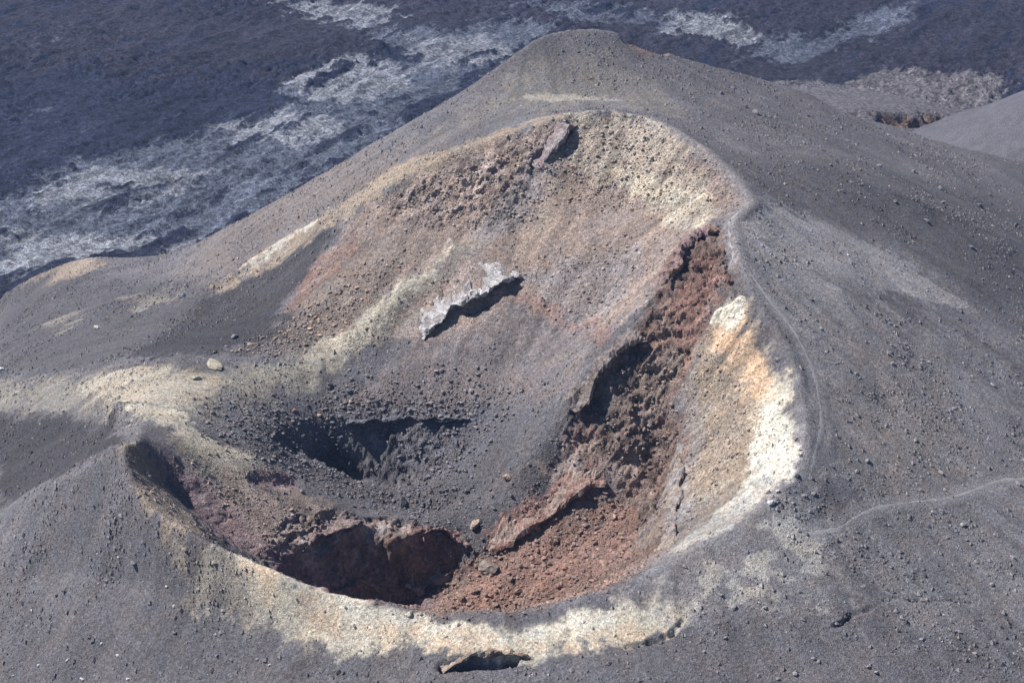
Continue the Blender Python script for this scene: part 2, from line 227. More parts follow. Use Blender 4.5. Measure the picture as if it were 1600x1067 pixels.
LAVA=[
('aab',30,0.5,1.2,[(-274.7,749.9),(-152.6,749.9),(-31.5,777.8),(283.9,777.8),(226.7,605.1),(100.8,605.1),(28.7,699.2),(-102.1,614.4),(-210.0,633.8)]),
('pahoe2',10,0.9,1.1,[(-158.9,460.2),(-148.4,496.8),(-113.7,538.7),(-90.9,570.2),(-77.7,624.0),(-43.2,654.4),(-5.4,654.4),(8.3,676.1),(-5.3,633.8),(-52.7,517.0),(-89.5,438.3),(-124.5,418.1),(-141.0,399.4),(-153.0,403.9)]),
('pahoe',7,0.9,1.2,[(-83.7,609.7),(-68.7,638.9),(-47.9,644.0),(-35.8,614.4),(-49.1,587.2),(-67.8,578.6),(-81.0,587.2)]),
('pahoe',7,0.9,1.2,[(-104.3,550.2),(-90.3,566.1),(-70.8,562.0),(-55.3,546.3),(-67.8,535.0),(-84.9,527.7),(-97.2,535.0)]),
('pahoe',7,0.8,1.4,[(-151.8,477.9),(-137.8,496.8),(-111.5,503.4),(-96.5,490.3),(-120.4,466.0),(-142.5,466.0)]),
('pahoe',5,0.9,1.1,[(-152.4,438.3),(-134.7,443.6),(-109.9,435.7),(-94.8,435.7),(-96.6,425.5),(-125.7,423.0),(-137.8,413.3),(-143.7,408.5)]),
('pahoe',8,0.9,1.0,[(-112.9,749.9),(-86.2,756.7),(-59.6,730.1),(-46.6,711.3),(-68.3,693.3),(-90.2,711.3)]),
('pahoe2',8,0.9,1.2,[(-68.8,699.2),(-28.2,687.5),(0.0,711.3),(11.5,699.2),(0.0,654.4),(-31.9,644.0),(-60.3,665.1)]),
('pahoe',6,0.8,1.3,[(-44.5,676.1),(-11.2,681.8),(-2.7,649.1),(-25.9,624.0),(-42.6,644.0)]),
('pahoe',7,0.9,1.1,[(71.5,730.1),(94.6,723.7),(108.4,676.1),(103.8,662.9),(89.0,676.1),(73.4,687.5)]),
('pahoe2',8,0.9,1.2,[(105.7,676.1),(151.9,699.2),(189.2,749.9),(189.2,723.7),(155.7,676.1),(119.0,638.9),(98.5,644.0)]),
('pahoe2',8,0.7,1.5,[(6.0,736.6),(45.8,749.9),(73.9,723.7),(68.8,699.2),(29.1,711.3)]),
('plain',8,0.95,0.6,[(96.4,609.7),(126.0,605.1),(160.5,624.0),(191.5,605.1),(188.8,546.3),(150.1,503.4),(116.6,554.1)])]
ROUGH=[
(0.65,3,[(-26.7,295.4),(-12.6,297.0),(11.3,300.0),(25.1,299.3),(36.2,283.6),(42.5,266.6),(34.5,265.2),(23.9,276.7),(9.9,288.5),(-2.4,281.2),(-19.8,285.7)]),
(1.4,2.5,[(-24.0,293.3),(-13.9,295.2),(0.0,296.6),(10.1,298.2),(11.3,296.2),(5.0,290.4),(-4.9,286.4),(-14.9,286.3),(-22.5,289.4)]),
(0.35,3,[(2.4,272.6),(23.8,274.8),(28.4,259.7),(20.0,249.4),(11.2,248.2),(7.0,260.4)]),
(1.7,2,[(37.4,261.8),(37.2,249.5),(32.6,244.7),(29.4,236.7),(27.4,228.2),(25.2,214.9),(17.2,230.8),(9.8,235.2),(8.7,239.1),(20.3,245.6),(28.4,259.7)]),
(0.8,2,[(-4.3,226.8),(4.4,233.4),(10.9,235.7),(21.5,229.7),(10.8,228.3),(0.0,226.9)]),
(0.5,3,[(-14.1,181.6),(-4.3,226.8),(14.0,228.1),(21.3,226.6),(18.2,189.5),(0.0,181.1)]),
(2.0,0.8,[(-38,213),(-27,218),(-12,220),(-6,224),(-8,228.5),(-26,228.5),(-37,222)]),
(1.2,1.2,[(-41.2,212.9),(-33.9,218.5),(-25.6,225.4),(-10.8,228.2),(-6.5,227.1),(-11.8,222.6),(-14.2,181.9),(-21.3,183.1),(-30.5,186.0)]),
(1.1,1.0,[(-38.8,239.8),(-34.2,247.1),(-29.2,249.3),(-13.7,249.0),(-6.8,247.9),(-11.3,244.9),(-14.7,241.2),(-22.5,240.6),(-31.3,239.9)]),
(0.5,2,[(-59.0,212.4),(-54.4,219.5),(-45.8,204.7),(-34.3,187.8),(-43.5,219.4),(-51.8,222.3)]),
(0.35,2,[(27.9,236.5),(30.7,233.1),(37.8,215.7),(33.8,206.4),(23.4,196.0),(25.3,216.4)]),
(0.3,3,[(-37.7,249.5),(-27.8,255.3),(-4.5,248.0),(-13.7,248.6),(-29.7,249.0)])]
CARVE=[
([(44.6,181.5),(46.2,182.6),(47.1,183.5),(48.9,184.3),(50.7,185.4)],0.45,0.6),
([(52.8,187.1),(54.6,187.6),(57.7,188.1)],0.45,0.5),
([(60.6,188.6),(63.5,189.8),(66.5,190.3)],0.35,0.3),
([(16.0,175.6),(18.2,176.2),(20.4,176.5),(21.8,178.1),(23.1,180.4)],0.55,0.9),
([(-9.4,172.5),(-6.8,172.7),(-2.6,172.9),(0.0,173.2)],1.2,1.3),
([(-35.1,259.0),(-28.4,263.9),(-19.2,271.8),(-10.9,277.6)],4.5,-1.3),
([(-62.0,298.9),(-50.0,301.3),(-38.0,297.9)],3,-1.0),
([(8.1,295.9),(10.7,298.0)],1.8,2.2),
([(4.4,293.4),(7.5,295.3)],1.5,1.5),
([(-42.4,227.2),(-39.5,228.5),(-37.2,230.5)],2.2,0.9),
([(26.0,341.1),(32.6,343.3)],2.5,2.5),
([(11.4,238.0),(14.2,239.6),(19.1,242.1),(21.8,243.0)],1.8,1.0),
([(36.9,251.8),(37.2,247.2)],1.2,1.5),
([(-36.4,247.1),(-28.6,249.0)],1.5,0.8),
([(-7.7,266.3),(-3.6,268.0)],1.6,1.6),
([(-20.3,220.7),(-17.2,221.5)],2.0,2.0)]
PATHS=[
([(26.8,304.0),(32.1,292.9),(37.3,283.7),(41.1,274.6),(43.2,267.2),(38.6,260.9),(38.5,251.6),(41.5,244.4),(44.1,239.4),(46.6,234.2),(48.0,227.0),(48.0,218.7),(47.1,212.3),(45.1,205.9),(43.8,202.1)],1.0),
([(42.7,194.4),(47.5,196.5),(51.5,199.9),(54.9,202.5),(62.3,206.8),(68.2,210.3),(73.4,214.6),(78.8,219.0),(84.0,221.9)],0.9)]
ZONES=[
[(-30.6,295.2),(-22.8,296.6),(-12.7,298.1),(0.0,299.7),(12.6,300.1),(20.2,300.5),(32.1,292.6),(37.3,283.6),(41.1,274.6),(42.8,267.2),(38.5,261.7),(37.9,251.4),(38.9,244.7),(41.6,236.7),(43.9,227.7),(44.4,218.6),(43.7,209.9),(42.3,203.6),(36.5,198.7),(29.6,195.0),(23.8,191.3),(18.0,186.9),(8.9,183.4),(0.0,181.1),(-13.3,181.6),(-21.3,183.1),(-31.5,186.5),(-38.3,190.7),(-46.4,195.3),(-53.0,200.5),(-57.4,206.4),(-59.0,212.4),(-58.1,219.9),(-54.5,227.1),(-49.4,226.4),(-40.4,227.5),(-28.0,228.5),(-17.3,228.0),(-6.6,234.6),(7.7,241.3),(14.5,248.5),(9.0,250.0),(-18.7,261.1),(-37.5,260.2),(-43.8,273.7)],
[(-14.2,182.3),(-11.9,223.7),(-5.4,226.4),(5.4,226.3),(14.0,228.1),(21.5,229.1),(24.7,214.9),(22.9,196.5),(18.0,187.2),(8.9,183.5),(0.0,181.1)],
[(-39.0,239.2),(-34.2,247.2),(-29.7,249.3),(-22.9,250.1),(-13.7,249.0),(-6.8,247.9),(-9.6,243.5),(-14.7,241.2),(-21.4,241.1),(-27.0,241.1),(-34.2,245.6)]]
LCARVE=[([(132,535),(145,541),(157,549)],10,6)]
MOUNDS=[(118, 540, 55, 9, 'plain')]
STONE_W=[
(0.5,4,[(39.6,261.4),(57.7,278.1),(85.4,269.1),(67.3,251.7),(62.6,218.1),(46.1,204.0),(46.7,238.3)]),
(0.35,4,[(-30.5,294.8),(-12.7,298.1),(12.6,300.1),(32.1,292.6),(42.8,267.2),(22.2,250.4),(9.0,250.0),(-18.7,261.1),(-43.8,273.7)]),
(1.6,4,[(49.9,224.4),(97.1,272.5),(76.0,197.4),(46.2,193.8)]),
(0.3,2,[(-40.2,191.1),(-21.4,183.6),(0.0,178.0),(22.3,183.8),(20.9,177.4),(4.3,173.3),(-21.0,176.9),(-36.1,185.4)])]
PALE_W=[
(2.2,6,[(-84.2,221.6),(-64.0,207.2),(-38.0,184.8),(-17.3,174.3),(-17.1,171.9),(-79.0,198.0)]),
(2,6,[(17.6,180.8),(54.5,187.2),(61.4,176.0),(8.4,169.5)]),
(1.5,6,[(48.8,333.7),(123.2,358.7),(97.1,272.5),(55.1,285.1)]),
(0,3,[(-14.1,181.6),(-10.8,227.1),(11.0,241.8),(34.2,262.8),(44.3,221.7),(41.8,204.2),(23.1,193.2),(0.0,181.1)])]
RED_W=[
(1,2,[(-14.1,181.6),(-11.9,223.7),(-4.3,226.8),(14.0,228.1),(21.3,226.6),(20.9,209.4),(18.2,189.5),(0.0,181.1)]),
(0.25,1,[(19.3,228.3),(24.5,217.7),(23.5,202.3),(18.5,203.2)]),
(0.4,2,[(10.9,235.0),(21.8,243.3),(28.2,241.7),(27.4,228.2),(21.5,229.7)]),
(0.5,2,[(-3.2,227.5),(6.5,232.9),(16.2,231.2),(10.8,228.3)])]
BASIN_W=[
(1,4,[(-41.8,246.9),(-27.8,255.3),(-11.5,253.5),(0.0,247.8),(-4.5,243.9),(-9.0,240.1),(-6.6,232.1),(-17.4,229.3),(-26.3,233.3),(-36.9,232.5),(-50.4,232.6),(-51.4,238.6)]),
(2,2,[(-27.6,251.1),(-4.5,248.9),(-6.8,247.5),(-27.5,249.2)]),
(0.05,0.6,[(-38.8,239.8),(-34.2,247.1),(-29.2,249.0),(-18.3,249.2),(-11.4,247.9),(-12.5,243.9),(-17.0,242.5),(-22.6,241.2),(-32.1,246.1)])]
ORANGE_W=[
(1,2,[(-50.5,261.3),(-47.6,266.0),(-42.2,270.4),(-36.2,271.7),(-33.5,268.4),(-38.9,262.3),(-44.4,259.3)]),
(0.6,2,[(-38.7,272.6),(-29.5,279.8),(-19.6,280.2),(-28.6,267.9),(-35.5,264.4)]),
(0.7,2,[(-35.7,252.7),(-27.8,255.3),(-27.6,252.0),(-34.3,249.5)])]
WALL_W=[
(1,2,[(-25.3,294.5),(-12.6,296.5),(10.1,298.7),(25.0,297.1),(36.1,282.7),(41.4,267.1),(34.7,267.3),(24.1,278.8),(9.9,287.2),(-2.5,282.7),(-19.9,287.0)]),
(0.5,2,[(0.0,273.1),(23.7,272.9),(27.4,261.6),(14.6,251.9),(7.0,261.8)]),
(0.6,2,[(32.4,241.2),(36.7,233.1),(37.8,215.7),(31.0,206.1),(24.9,201.7),(28.0,230.4)]),
(0.5,2,[(-48.8,221.6),(-27.9,227.4),(-33.4,219.4),(-40.8,214.1)])]
BGROUP={'path': ('grey boulder lying on the dark ash flank beyond the rim footpath', 'dusty'), 'right': ('grey rock on the speckled ash slope around the side footpath', 'scuff'), 'white': ('chalky white boulder, the larger of two beside the white crater rim', 'pebble'), 'whitesmall': ('small white rock just uphill of the larger chalky boulder by the rim', 'pebble'), 'rimdark': ('dark boulder on the yellow crust where the rim footpath ends', 'dark'), 'front': ('grey stone among the cracks on the ash below the whitened rim', 'scuff'), 'leftg': ('dark grey flat rock on the smooth ash slope below the knoll', 'ash'), 'leftw': ('small white stone on the dark ash slope below the sulphur band', 'pebble'), 'valleybig': ('large grey boulder beside the yellow stain on the outer left flank', 'dusty'), 'valleypale': ('pale grey boulder alone on open dark ash of the left flank', 'pebble'), 'edge': ('pale boulder at the far low end of the olive saddle ridge', 'pebble'), 'valley': ('grey boulder in the dark ash hollow behind the yellow saddle', 'dusty'), 'slab': ('short pale flat block resting on the yellow saddle', 'slab'), 'longslab': ('long pale slab lying along the crest of the yellow saddle', 'slab'), 'orange': ('orange tan boulder at the foot of the spilled orange stones', 'tan'), 'basin': ('blue grey boulder on the ash around the dark vent pit', 'dusty'), 'cluster': ('jagged dark boulder standing alone on the grey ash ledge beside the vent', 'dark'), 'tanrock': ('tan block overhanging the right end of the purple pit wall', 'tan'), 'pinkb': ('pinkish boulder at the edge of the smooth grey ash chute', 'pink'), 'pinks': ('small reddish stone on the ash between saddle and vent', 'red'), 'big': ('largest brown boulder at the low end of the red rubble', 'brown'), 'knob': ('big tan knob with deep shadow in the middle of the rubble', 'brown'), 'screeb': ('rust brown boulder among the rubble of the pit floor', 'rust'), 'pitdark': ('dark purple block at the base of the shaded pit wall', 'purple')}
BPHRASE={'path': 'boulders on the flank beyond the rim path', 'right': 'rocks near the side footpath', 'front': 'stones below the whitened rim', 'leftg': 'flat rocks on the front ash slope', 'leftw': 'white stones on the front ash slope', 'valley': 'boulders in the ash hollow', 'slab': 'slabs on the saddle', 'orange': 'orange boulders', 'basin': 'boulders around the vent', 'screeb': 'boulders in the pit rubble', 'pitdark': 'dark blocks below the pit wall', 'white': 'white boulders by the rim', 'pinkb': 'pinkish boulders'}
BOULDERS=[
(52.1,326.5,1.51,'path',0.9),
(50.2,328.2,1.21,'path',0.9),
(88.4,330.3,1.4,'path',0.9),
(78.3,320.2,1.2,'path',0.9),
(93.5,325.9,1.38,'path',0.9),
(90.5,312.3,1.18,'path',0.9),
(103.3,328.0,1.4,'path',0.9),
(76.5,296.8,0.98,'path',0.9),
(65.6,337.8,1.25,'path',0.9),
(64.5,304.1,1.0,'path',0.9),
(109.8,342.8,0.97,'path',0.9),
(82.8,295.4,0.98,'path',0.9),
(64.8,292.6,0.97,'path',0.9),
(96.4,309.1,1.18,'path',0.9),
(111.1,326.1,1.55,'path',0.9),
(64.8,315.5,0.88,'path',0.9),
(45.3,331.6,1.22,'path',0.9),
(91.9,293.8,0.99,'path',0.9),
(83.8,245.8,0.86,'right',0.8),
(63.8,238.1,0.83,'right',0.8),
(51.5,238.7,0.7,'right',0.8),
(43.8,251.6,0.85,'right',0.8),
(42.5,228.2,1.02,'right',0.8),
(44.3,200.3,0.72,'right',0.8),
(42.8,199.5,0.82,'right',0.8),
(68.4,204.9,1.07,'right',0.8),
(70.3,194.3,0.83,'right',0.8),
(75.0,200.6,0.85,'right',0.8),
(54.3,210.4,0.97,'right',0.8),
(81.1,219.2,1.02,'right',0.8),
(64.2,220.5,0.78,'right',0.8),
(67.1,214.9,0.77,'right',0.8),
(37.8,197.9,1.23,'white',1),
(38.9,199.8,0.72,'whitesmall',1),
(42.0,202.0,0.83,'rimdark',0.9),
(35.1,182.7,0.78,'front',0.8),
(29.0,184.0,0.78,'front',0.8),
(30.7,182.2,0.88,'front',0.8),
(29.1,177.5,0.67,'front',0.8),
(48.5,175.6,0.77,'front',0.8),
(49.5,174.9,0.76,'front',0.8),
(40.9,175.8,0.57,'front',0.8),
(41.6,175.4,0.57,'front',0.8),
(64.7,181.4,0.69,'front',0.8),
(38.0,173.1,0.76,'front',0.8),
(25.9,175.1,0.57,'front',0.8),
(35.6,172.2,0.57,'front',0.8),
(57.2,181.8,0.59,'front',0.8),
(-69.1,205.0,1.53,'leftg',0.45),
(-56.6,199.6,1.47,'leftg',0.45),
(-61.7,201.5,0.96,'leftg',0.45),
(-48.7,188.4,0.91,'leftg',0.45),
(-39.4,181.6,0.79,'leftg',0.45),
(-44.1,181.6,0.7,'leftg',0.45),
(-50.5,184.9,0.71,'leftg',0.45),
(-70.7,205.2,0.87,'leftg',0.45),
(-58.0,190.5,0.62,'leftw',0.8),
(-61.0,193.5,0.52,'leftw',0.8),
(-66.9,194.5,0.64,'leftw',0.8),
(-35.4,179.9,0.59,'leftw',0.8),
(-33.5,178.6,0.49,'leftw',0.8),
(-63.8,190.7,0.63,'leftw',0.8),
(-55.7,186.6,0.61,'leftw',0.8),
(-50.7,194.4,0.52,'leftw',0.8),
(-43.4,188.6,0.5,'leftw',0.8),
(-72.2,196.9,0.54,'leftw',0.8),
(-76.8,198.1,0.54,'leftw',0.8),
(-68.7,301.2,2.05,'valleybig',0.9),
(-86.8,300.0,1.47,'valleypale',0.8),
(-107.6,298.7,1.49,'edge',0.8),
(-52.1,268.4,1.45,'valley',0.9),
(-54.4,260.7,1.16,'valley',0.9),
(-52.8,263.7,0.91,'valley',0.9),
(-66.8,263.0,1.17,'valley',0.9),
(-74.3,271.5,0.81,'valley',0.9),
(-68.7,264.1,0.79,'valley',0.9),
(-55.9,249.9,1.87,'slab',0.5),
(-53.5,254.7,3.03,'longslab',0.35),
(-48.2,263.9,1.17,'orange',0.9),
(-50.0,261.9,0.91,'orange',0.9),
(-44.0,265.3,0.91,'orange',0.9),
(-41.5,266.7,0.92,'orange',0.9),
(-29.2,254.0,1.27,'basin',0.9),
(-10.2,249.7,1.0,'basin',0.9),
(-2.8,245.9,0.99,'basin',0.9),
(-32.9,255.3,1.27,'basin',0.9),
(-41.8,246.3,0.74,'basin',0.9),
(-3.2,231.1,0.96,'basin',0.9),
(-0.3,232.1,1.08,'basin',0.9),
(-12.6,251.2,1.01,'basin',0.9),
(-18.4,250.9,1.01,'basin',0.9),
(-23.0,251.3,1.01,'basin',0.9),
(5.6,246.8,0.86,'basin',0.9),
(-18.9,236.3,1.96,'cluster',1.1),
(-6.4,229.8,1.8,'tanrock',1.1),
(-0.7,234.4,1.44,'pinkb',1),
(-38.6,248.4,0.88,'pinks',1),
(-12.3,223.5,3.32,'big',1.1),
(-3.7,221.3,3.51,'knob',1.1),
(1.0,215.6,1.61,'screeb',0.9),
(0.0,214.4,1.14,'screeb',0.9),
(-6.3,217.3,1.39,'screeb',0.9),
(-0.3,218.1,1.39,'screeb',0.9),
(6.3,220.2,1.16,'screeb',0.9),
(10.5,219.8,1.04,'screeb',0.9),
(13.7,221.5,1.05,'screeb',0.9),
(-8.4,216.5,1.39,'screeb',0.9),
(-4.2,216.3,1.27,'screeb',0.9),
(8.3,215.5,1.03,'screeb',0.9),
(4.3,223.0,1.17,'screeb',0.9),
(15.2,211.9,0.89,'screeb',0.9),
(16.6,203.0,0.86,'screeb',0.9),
(-10.7,220.1,1.17,'screeb',0.9),
(3.2,218.2,1.16,'screeb',0.9),
(-2.1,224.2,1.18,'screeb',0.9),
(5.2,213.3,1.02,'screeb',0.9),
(-5.9,221.2,1.29,'screeb',0.9),
(11.2,224.3,1.06,'screeb',0.9),
(1.6,220.8,1.05,'screeb',0.9),
(-2.6,214.3,1.15,'screeb',0.9),
(7.3,223.9,1.17,'screeb',0.9),
(-15.6,222.4,2.13,'pitdark',1)]
OUTCROPS=[
([(-17.4,263.2),(-13.3,266.3),(-8.6,268.4),(-3.8,270.7),(0.0,273.1)],1.8,3.4,1,0.45,('lilac','pebble'),'lilac grey rock ledge with a dark cave halfway down the crater wall',0.8),
([(22.4,244.6),(18.6,243.5),(14.2,241.2),(10.4,238.4)],1.4,2.0,-1,0.8,('brown','mauve'),'brown crag overhanging the deep shadow left of the red chute',0.9),
([(37.2,261.5),(32.9,261.1),(29.2,256.7),(26.1,251.3)],2.4,2.0,-1,0.5,('purple','rust'),'dark rust crag at the top of the red chute below the rim path',0.8),
([(-34.5,217.3),(-31.5,220.8),(-27.5,223.3),(-25.4,225.3)],1.0,1.5,1,0.4,('purple','brown'),'purple brown lip over the left half of the shaded pit wall',0.6),
([(-15.6,226.5),(-12.9,227.1),(-10.8,227.4),(-8.4,227.2)],1.0,1.5,1,0.4,('purple','red'),'reddish purple lip over the right half of the shaded pit wall',0.6),
([(-29.7,249.1),(-22.9,250.1),(-13.7,249.0),(-7.4,248.2)],0.9,1.5,1,0.3,('dark','dusty'),'blue black lava ledge along the upper edge of the vent pit',0.7),
([(11.1,299.1),(9.0,296.1),(5.0,292.5)],2.6,2.0,-1,0.8,('purple','lilac'),'dark purple crag cutting the upper crater wall under the rim',0.6),
([(15.6,230.6),(10.8,229.9),(6.5,227.8),(1.1,226.9),(-3.8,226.0)],1.2,1.6,-1,0.6,('red','pink'),'brick red ledge above the edge of the rubble floor',0.6),
([(-9.4,172.6),(-6.0,173.7),(-2.6,173.8),(2.6,174.2)],1.4,1.4,1,1.0,('yellow','rust'),'yellow crusted bank with a dark hollow below the whitened rim',0.4),
([(33.7,242.4),(35.7,243.7),(39.1,241.6)],1.2,1.2,-1,0.6,('white','cream'),'white crusted slab at the upper end of the orange patch',0.35),
([(27.3,226.0),(25.8,215.8),(23.4,199.2)],1.6,1.4,-1,0.5,('lilac','tan'),'pale lilac rock rib edging the right side of the rubble floor',0.5),
([(-33,215.5),(-29,217.8),(-25.5,220),(-22,220.6)],1.0,1.3,1,0.4,('pink','purple'),'pinkish ledge halfway up the left half of the shaded pit wall',0.7),
([(-18,222),(-14,223.2),(-10.5,224.6)],0.9,1.2,1,0.4,('rust','lilac'),'rusty ledge low on the right half of the shaded pit wall',0.7)]

# ---------- materials ----------
def node(nt, t, **kw):
    n = nt.nodes.new(t)
    for k, v in kw.items():
        if k in n.inputs: n.inputs[k].default_value = v
        else: setattr(n, k, v)
    return n
def ground_material(name, fine, bump, speck, rough=0.95):
    m = bpy.data.materials.new(name); m.use_nodes = True; nt = m.node_tree; nt.nodes.clear(); lk = nt.links.new
    out = node(nt, 'ShaderNodeOutputMaterial'); b = node(nt, 'ShaderNodeBsdfPrincipled', Roughness=rough)
    b.inputs['Specular IOR Level'].default_value = 0.15
    at = node(nt, 'ShaderNodeAttribute', attribute_name='Col'); geo = node(nt, 'ShaderNodeNewGeometry')
    n1 = node(nt, 'ShaderNodeTexNoise', Scale=fine, Detail=6.0, Roughness=0.72); lk(geo.outputs['Position'], n1.inputs['Vector'])
    r1 = node(nt, 'ShaderNodeMapRange'); r1.inputs[1].default_value = 0.28; r1.inputs[2].default_value = 0.72; r1.inputs[3].default_value = 0.5; r1.inputs[4].default_value = 1.5
    lk(n1.outputs[0], r1.inputs[0])
    mul = node(nt, 'ShaderNodeVectorMath', operation='SCALE'); lk(at.outputs['Color'], mul.inputs[0]); lk(r1.outputs[0], mul.inputs['Scale'])
    vo = node(nt, 'ShaderNodeTexVoronoi', Scale=fine*1.4); lk(geo.outputs['Position'], vo.inputs['Vector'])
    sep = node(nt, 'ShaderNodeSeparateColor'); lk(vo.outputs['Color'], sep.inputs[0])
    r2 = node(nt, 'ShaderNodeMapRange'); r2.inputs[1].default_value = 0.0; r2.inputs[2].default_value = 1.0; r2.inputs[3].default_value = 1-speck; r2.inputs[4].default_value = 1+speck
    lk(sep.outputs[0], r2.inputs[0])
    mul2 = node(nt, 'ShaderNodeVectorMath', operation='SCALE'); lk(mul.outputs[0], mul2.inputs[0]); lk(r2.outputs[0], mul2.inputs['Scale'])
    lk(mul2.outputs[0], b.inputs['Base Color'])
    n2 = node(nt, 'ShaderNodeTexNoise', Scale=fine*0.9, Detail=5.0, Roughness=0.7); lk(geo.outputs['Position'], n2.inputs['Vector'])
    n3 = node(nt, 'ShaderNodeTexNoise', Scale=fine*2.7, Detail=3.0, Roughness=0.6); lk(geo.outputs['Position'], n3.inputs['Vector'])
    pw_ = node(nt, 'ShaderNodeMath', operation='POWER'); pw_.inputs[1].default_value = 3.0; lk(n3.outputs[0], pw_.inputs[0])
    add = node(nt, 'ShaderNodeMath', operation='MULTIPLY_ADD'); add.inputs[1].default_value = 1.6
    lk(pw_.outputs[0], add.inputs[0]); lk(n2.outputs[0], add.inputs[2])
    bp = node(nt, 'ShaderNodeBump', Strength=1.0, Distance=bump); lk(add.outputs[0], bp.inputs['Height'])
    lk(bp.outputs[0], b.inputs['Normal']); lk(b.outputs[0], out.inputs[0])
    return m
M_ash = ground_material('volcanic_ash', 2.4, 0.24, 0.24)
M_rock = ground_material('weathered_crater_rock', 1.6, 0.42, 0.24)
M_lava = ground_material('basalt_lava', 0.8, 1.2, 0.5)
M_stone = ground_material('loose_stone', 6.0, 0.05, 0.1)
M_path = ground_material('trodden_ash', 3.0, 0.05, 0.08)
# ---------- mesh helpers ----------
def tag(o, label=None, cat=None, group=None, kind=None):
    for k, v in (('label', label), ('category', cat), ('group', group), ('kind', kind)):
        if v: o[k] = v
    return o
def raw_mesh(name, V, Fc, col=None, nrm=None, smooth=True):
    me = bpy.data.meshes.new(name); n, f, k = len(V), len(Fc), Fc.shape[1]
    me.vertices.add(n); me.vertices.foreach_set('co', np.ascontiguousarray(V, np.float32).ravel())
    me.loops.add(f*k); me.loops.foreach_set('vertex_index', np.ascontiguousarray(Fc, np.int32).ravel())
    me.polygons.add(f); me.polygons.foreach_set('loop_start', np.arange(0, f*k, k, dtype=np.int32))
    me.update(calc_edges=True)
    me.polygons.foreach_set('use_smooth', np.full(f, smooth))
    if col is not None:
        a = me.color_attributes.new('Col', 'FLOAT_COLOR', 'POINT')
        a.data.foreach_set('color', np.concatenate([col, np.ones((n, 1))], 1).astype(np.float32).ravel())
    if nrm is not None: me.normals_split_custom_set_from_vertices(nrm.astype(np.float32))
    return me
def link(name, me, mat, parent=None):
    o = bpy.data.objects.new(name, me); sc.collection.objects.link(o)
    if mat: me.materials.append(mat)
    if parent: o.parent = parent
    return o
def grid_faces(nx, ny):
    i = np.arange(ny-1)[:, None]*nx+np.arange(nx-1)[None, :]; i = i.ravel()
    return np.stack([i, i+1, i+nx+1, i+nx], 1)
def subset(V, Fc, col, nrm):
    u, inv = np.unique(Fc.ravel(), return_inverse=True)
    return V[u], inv.reshape(Fc.shape), col[u], nrm[u]
def axis(lo, hi, fine_lo, fine_hi, d, grow=1.12, dmax=4.0):
    a = list(np.arange(fine_lo, fine_hi, d)); s = d; x = a[-1]
    while x < hi: s = min(s*grow, dmax); x += s; a.append(min(x, hi))
    s = d; x = a[0]; b = []
    while x > lo: s = min(s*grow, dmax); x -= s; b.append(max(x, lo))
    return np.array(b[::-1]+a)
def normals_of(P):
    dx = np.gradient(P, axis=1); dy = np.gradient(P, axis=0)
    n = np.cross(dx, dy); return n/np.linalg.norm(n, axis=2, keepdims=True)
# ---------- relief of the cone ----------
G = solve_relief(LINES)
# downslope streaks: noise averaged along the fall line
gy, gx = np.mgrid[0:G.shape[0], 0:G.shape[1]].astype(float)
Gs = blur(G, 6); dY, dX = np.gradient(Gs); mag = np.sqrt(dX**2+dY**2)+1e-6; ux, uy = dX/mag, dY/mag
white = vn(gx*0.9, gy*0.9, gx*0, 11)+0.8*vn(gx*0.45, gy*0.45, gx*0, 12)
STREAK = white.copy(); px, py = gx.copy(), gy.copy(); qx, qy = gx.copy(), gy.copy()
for k in range(16):
    px += 0.8*bilin(ux, px, py); py += 0.8*bilin(uy, px, py); STREAK += bilin(white, px, py)
    qx -= 0.8*bilin(ux, qx, qy); qy -= 0.8*bilin(uy, qx, qy); STREAK += bilin(white, qx, qy)
STREAK /= STREAK.std()
xs = axis(X0, X1, -92, 98, 0.27); ys = axis(Y0, Y1, 163, 302, 0.27, 1.02, 3.0)
XX, YY = np.meshgrid(xs, ys); ZZ = relief_at(G, XX, YY)
def wob(x, y, s, seed): return vn(x/s, y/s, x*0, seed)
def ragged(x, y, a):
    return (x+a*(wob(x, y, 5, 31)+0.6*wob(x, y, 2, 32)+0.35*wob(x, y, 0.8, 33)), y+a*(wob(x, y, 5, 41)+0.6*wob(x, y, 2, 42)+0.35*wob(x, y, 0.8, 43)))
RX, RY = ragged(XX, YY, 1.3)
for pts, r, depth in CARVE:                         # cracks and hollows
    gx_, gy_ = ragged(XX, YY, 0.5); ZZ = ZZ-depth*sstep(0, 1, line_mask(pts, gx_, gy_, r))*(1.0 if r > 1 else np.clip(0.85+0.9*wob(XX, YY, 1.1, 35), 0.1, 1.4))
# roughness: rock faces are lumpy, ash is smooth
amp = np.full(XX.shape, 0.10); ra = np.zeros(XX.shape)
for a, soft, P in ROUGH:
    m = area_mask(P, RX, RY, soft); m = sstep(0.1, 0.9, m); amp = amp*(1-m)+a*m; ra = np.maximum(ra, m*min(1, a))
P3 = np.stack([XX, YY, ZZ], 2); N = normals_of(P3)
st = relief_at(STREAK, XX, YY)
lump = fbm(XX/5.5, YY/5.5, ZZ/5.5, 5, 50, 0.55, 2); fine = fbm(XX/1.1, YY/1.1, ZZ/1.1, 3, 60, 0.55, 2)
crag_n = fbm(XX/3.2, YY/3.2, ZZ/2.2, 4, 55, 0.55, 1)
near_path = np.zeros(XX.shape)
for P, w in PATHS: near_path = np.maximum(near_path, sstep(0, 0.6, line_mask(P, XX, YY, w*2.2)))
rk = sstep(0.4, 1.0, amp)
disp = amp*(lump*(1-0.35*rk)+0.35*fine+0.6*rk*crag_n)+0.035*st*np.clip(1-ra*0.6, 0.3, 1)+0.35*fbm(XX/9, YY/9, ZZ/9, 2, 70)
disp = disp*(1-0.85*near_path)-0.03*near_path
P3 = P3+N*disp[..., None]
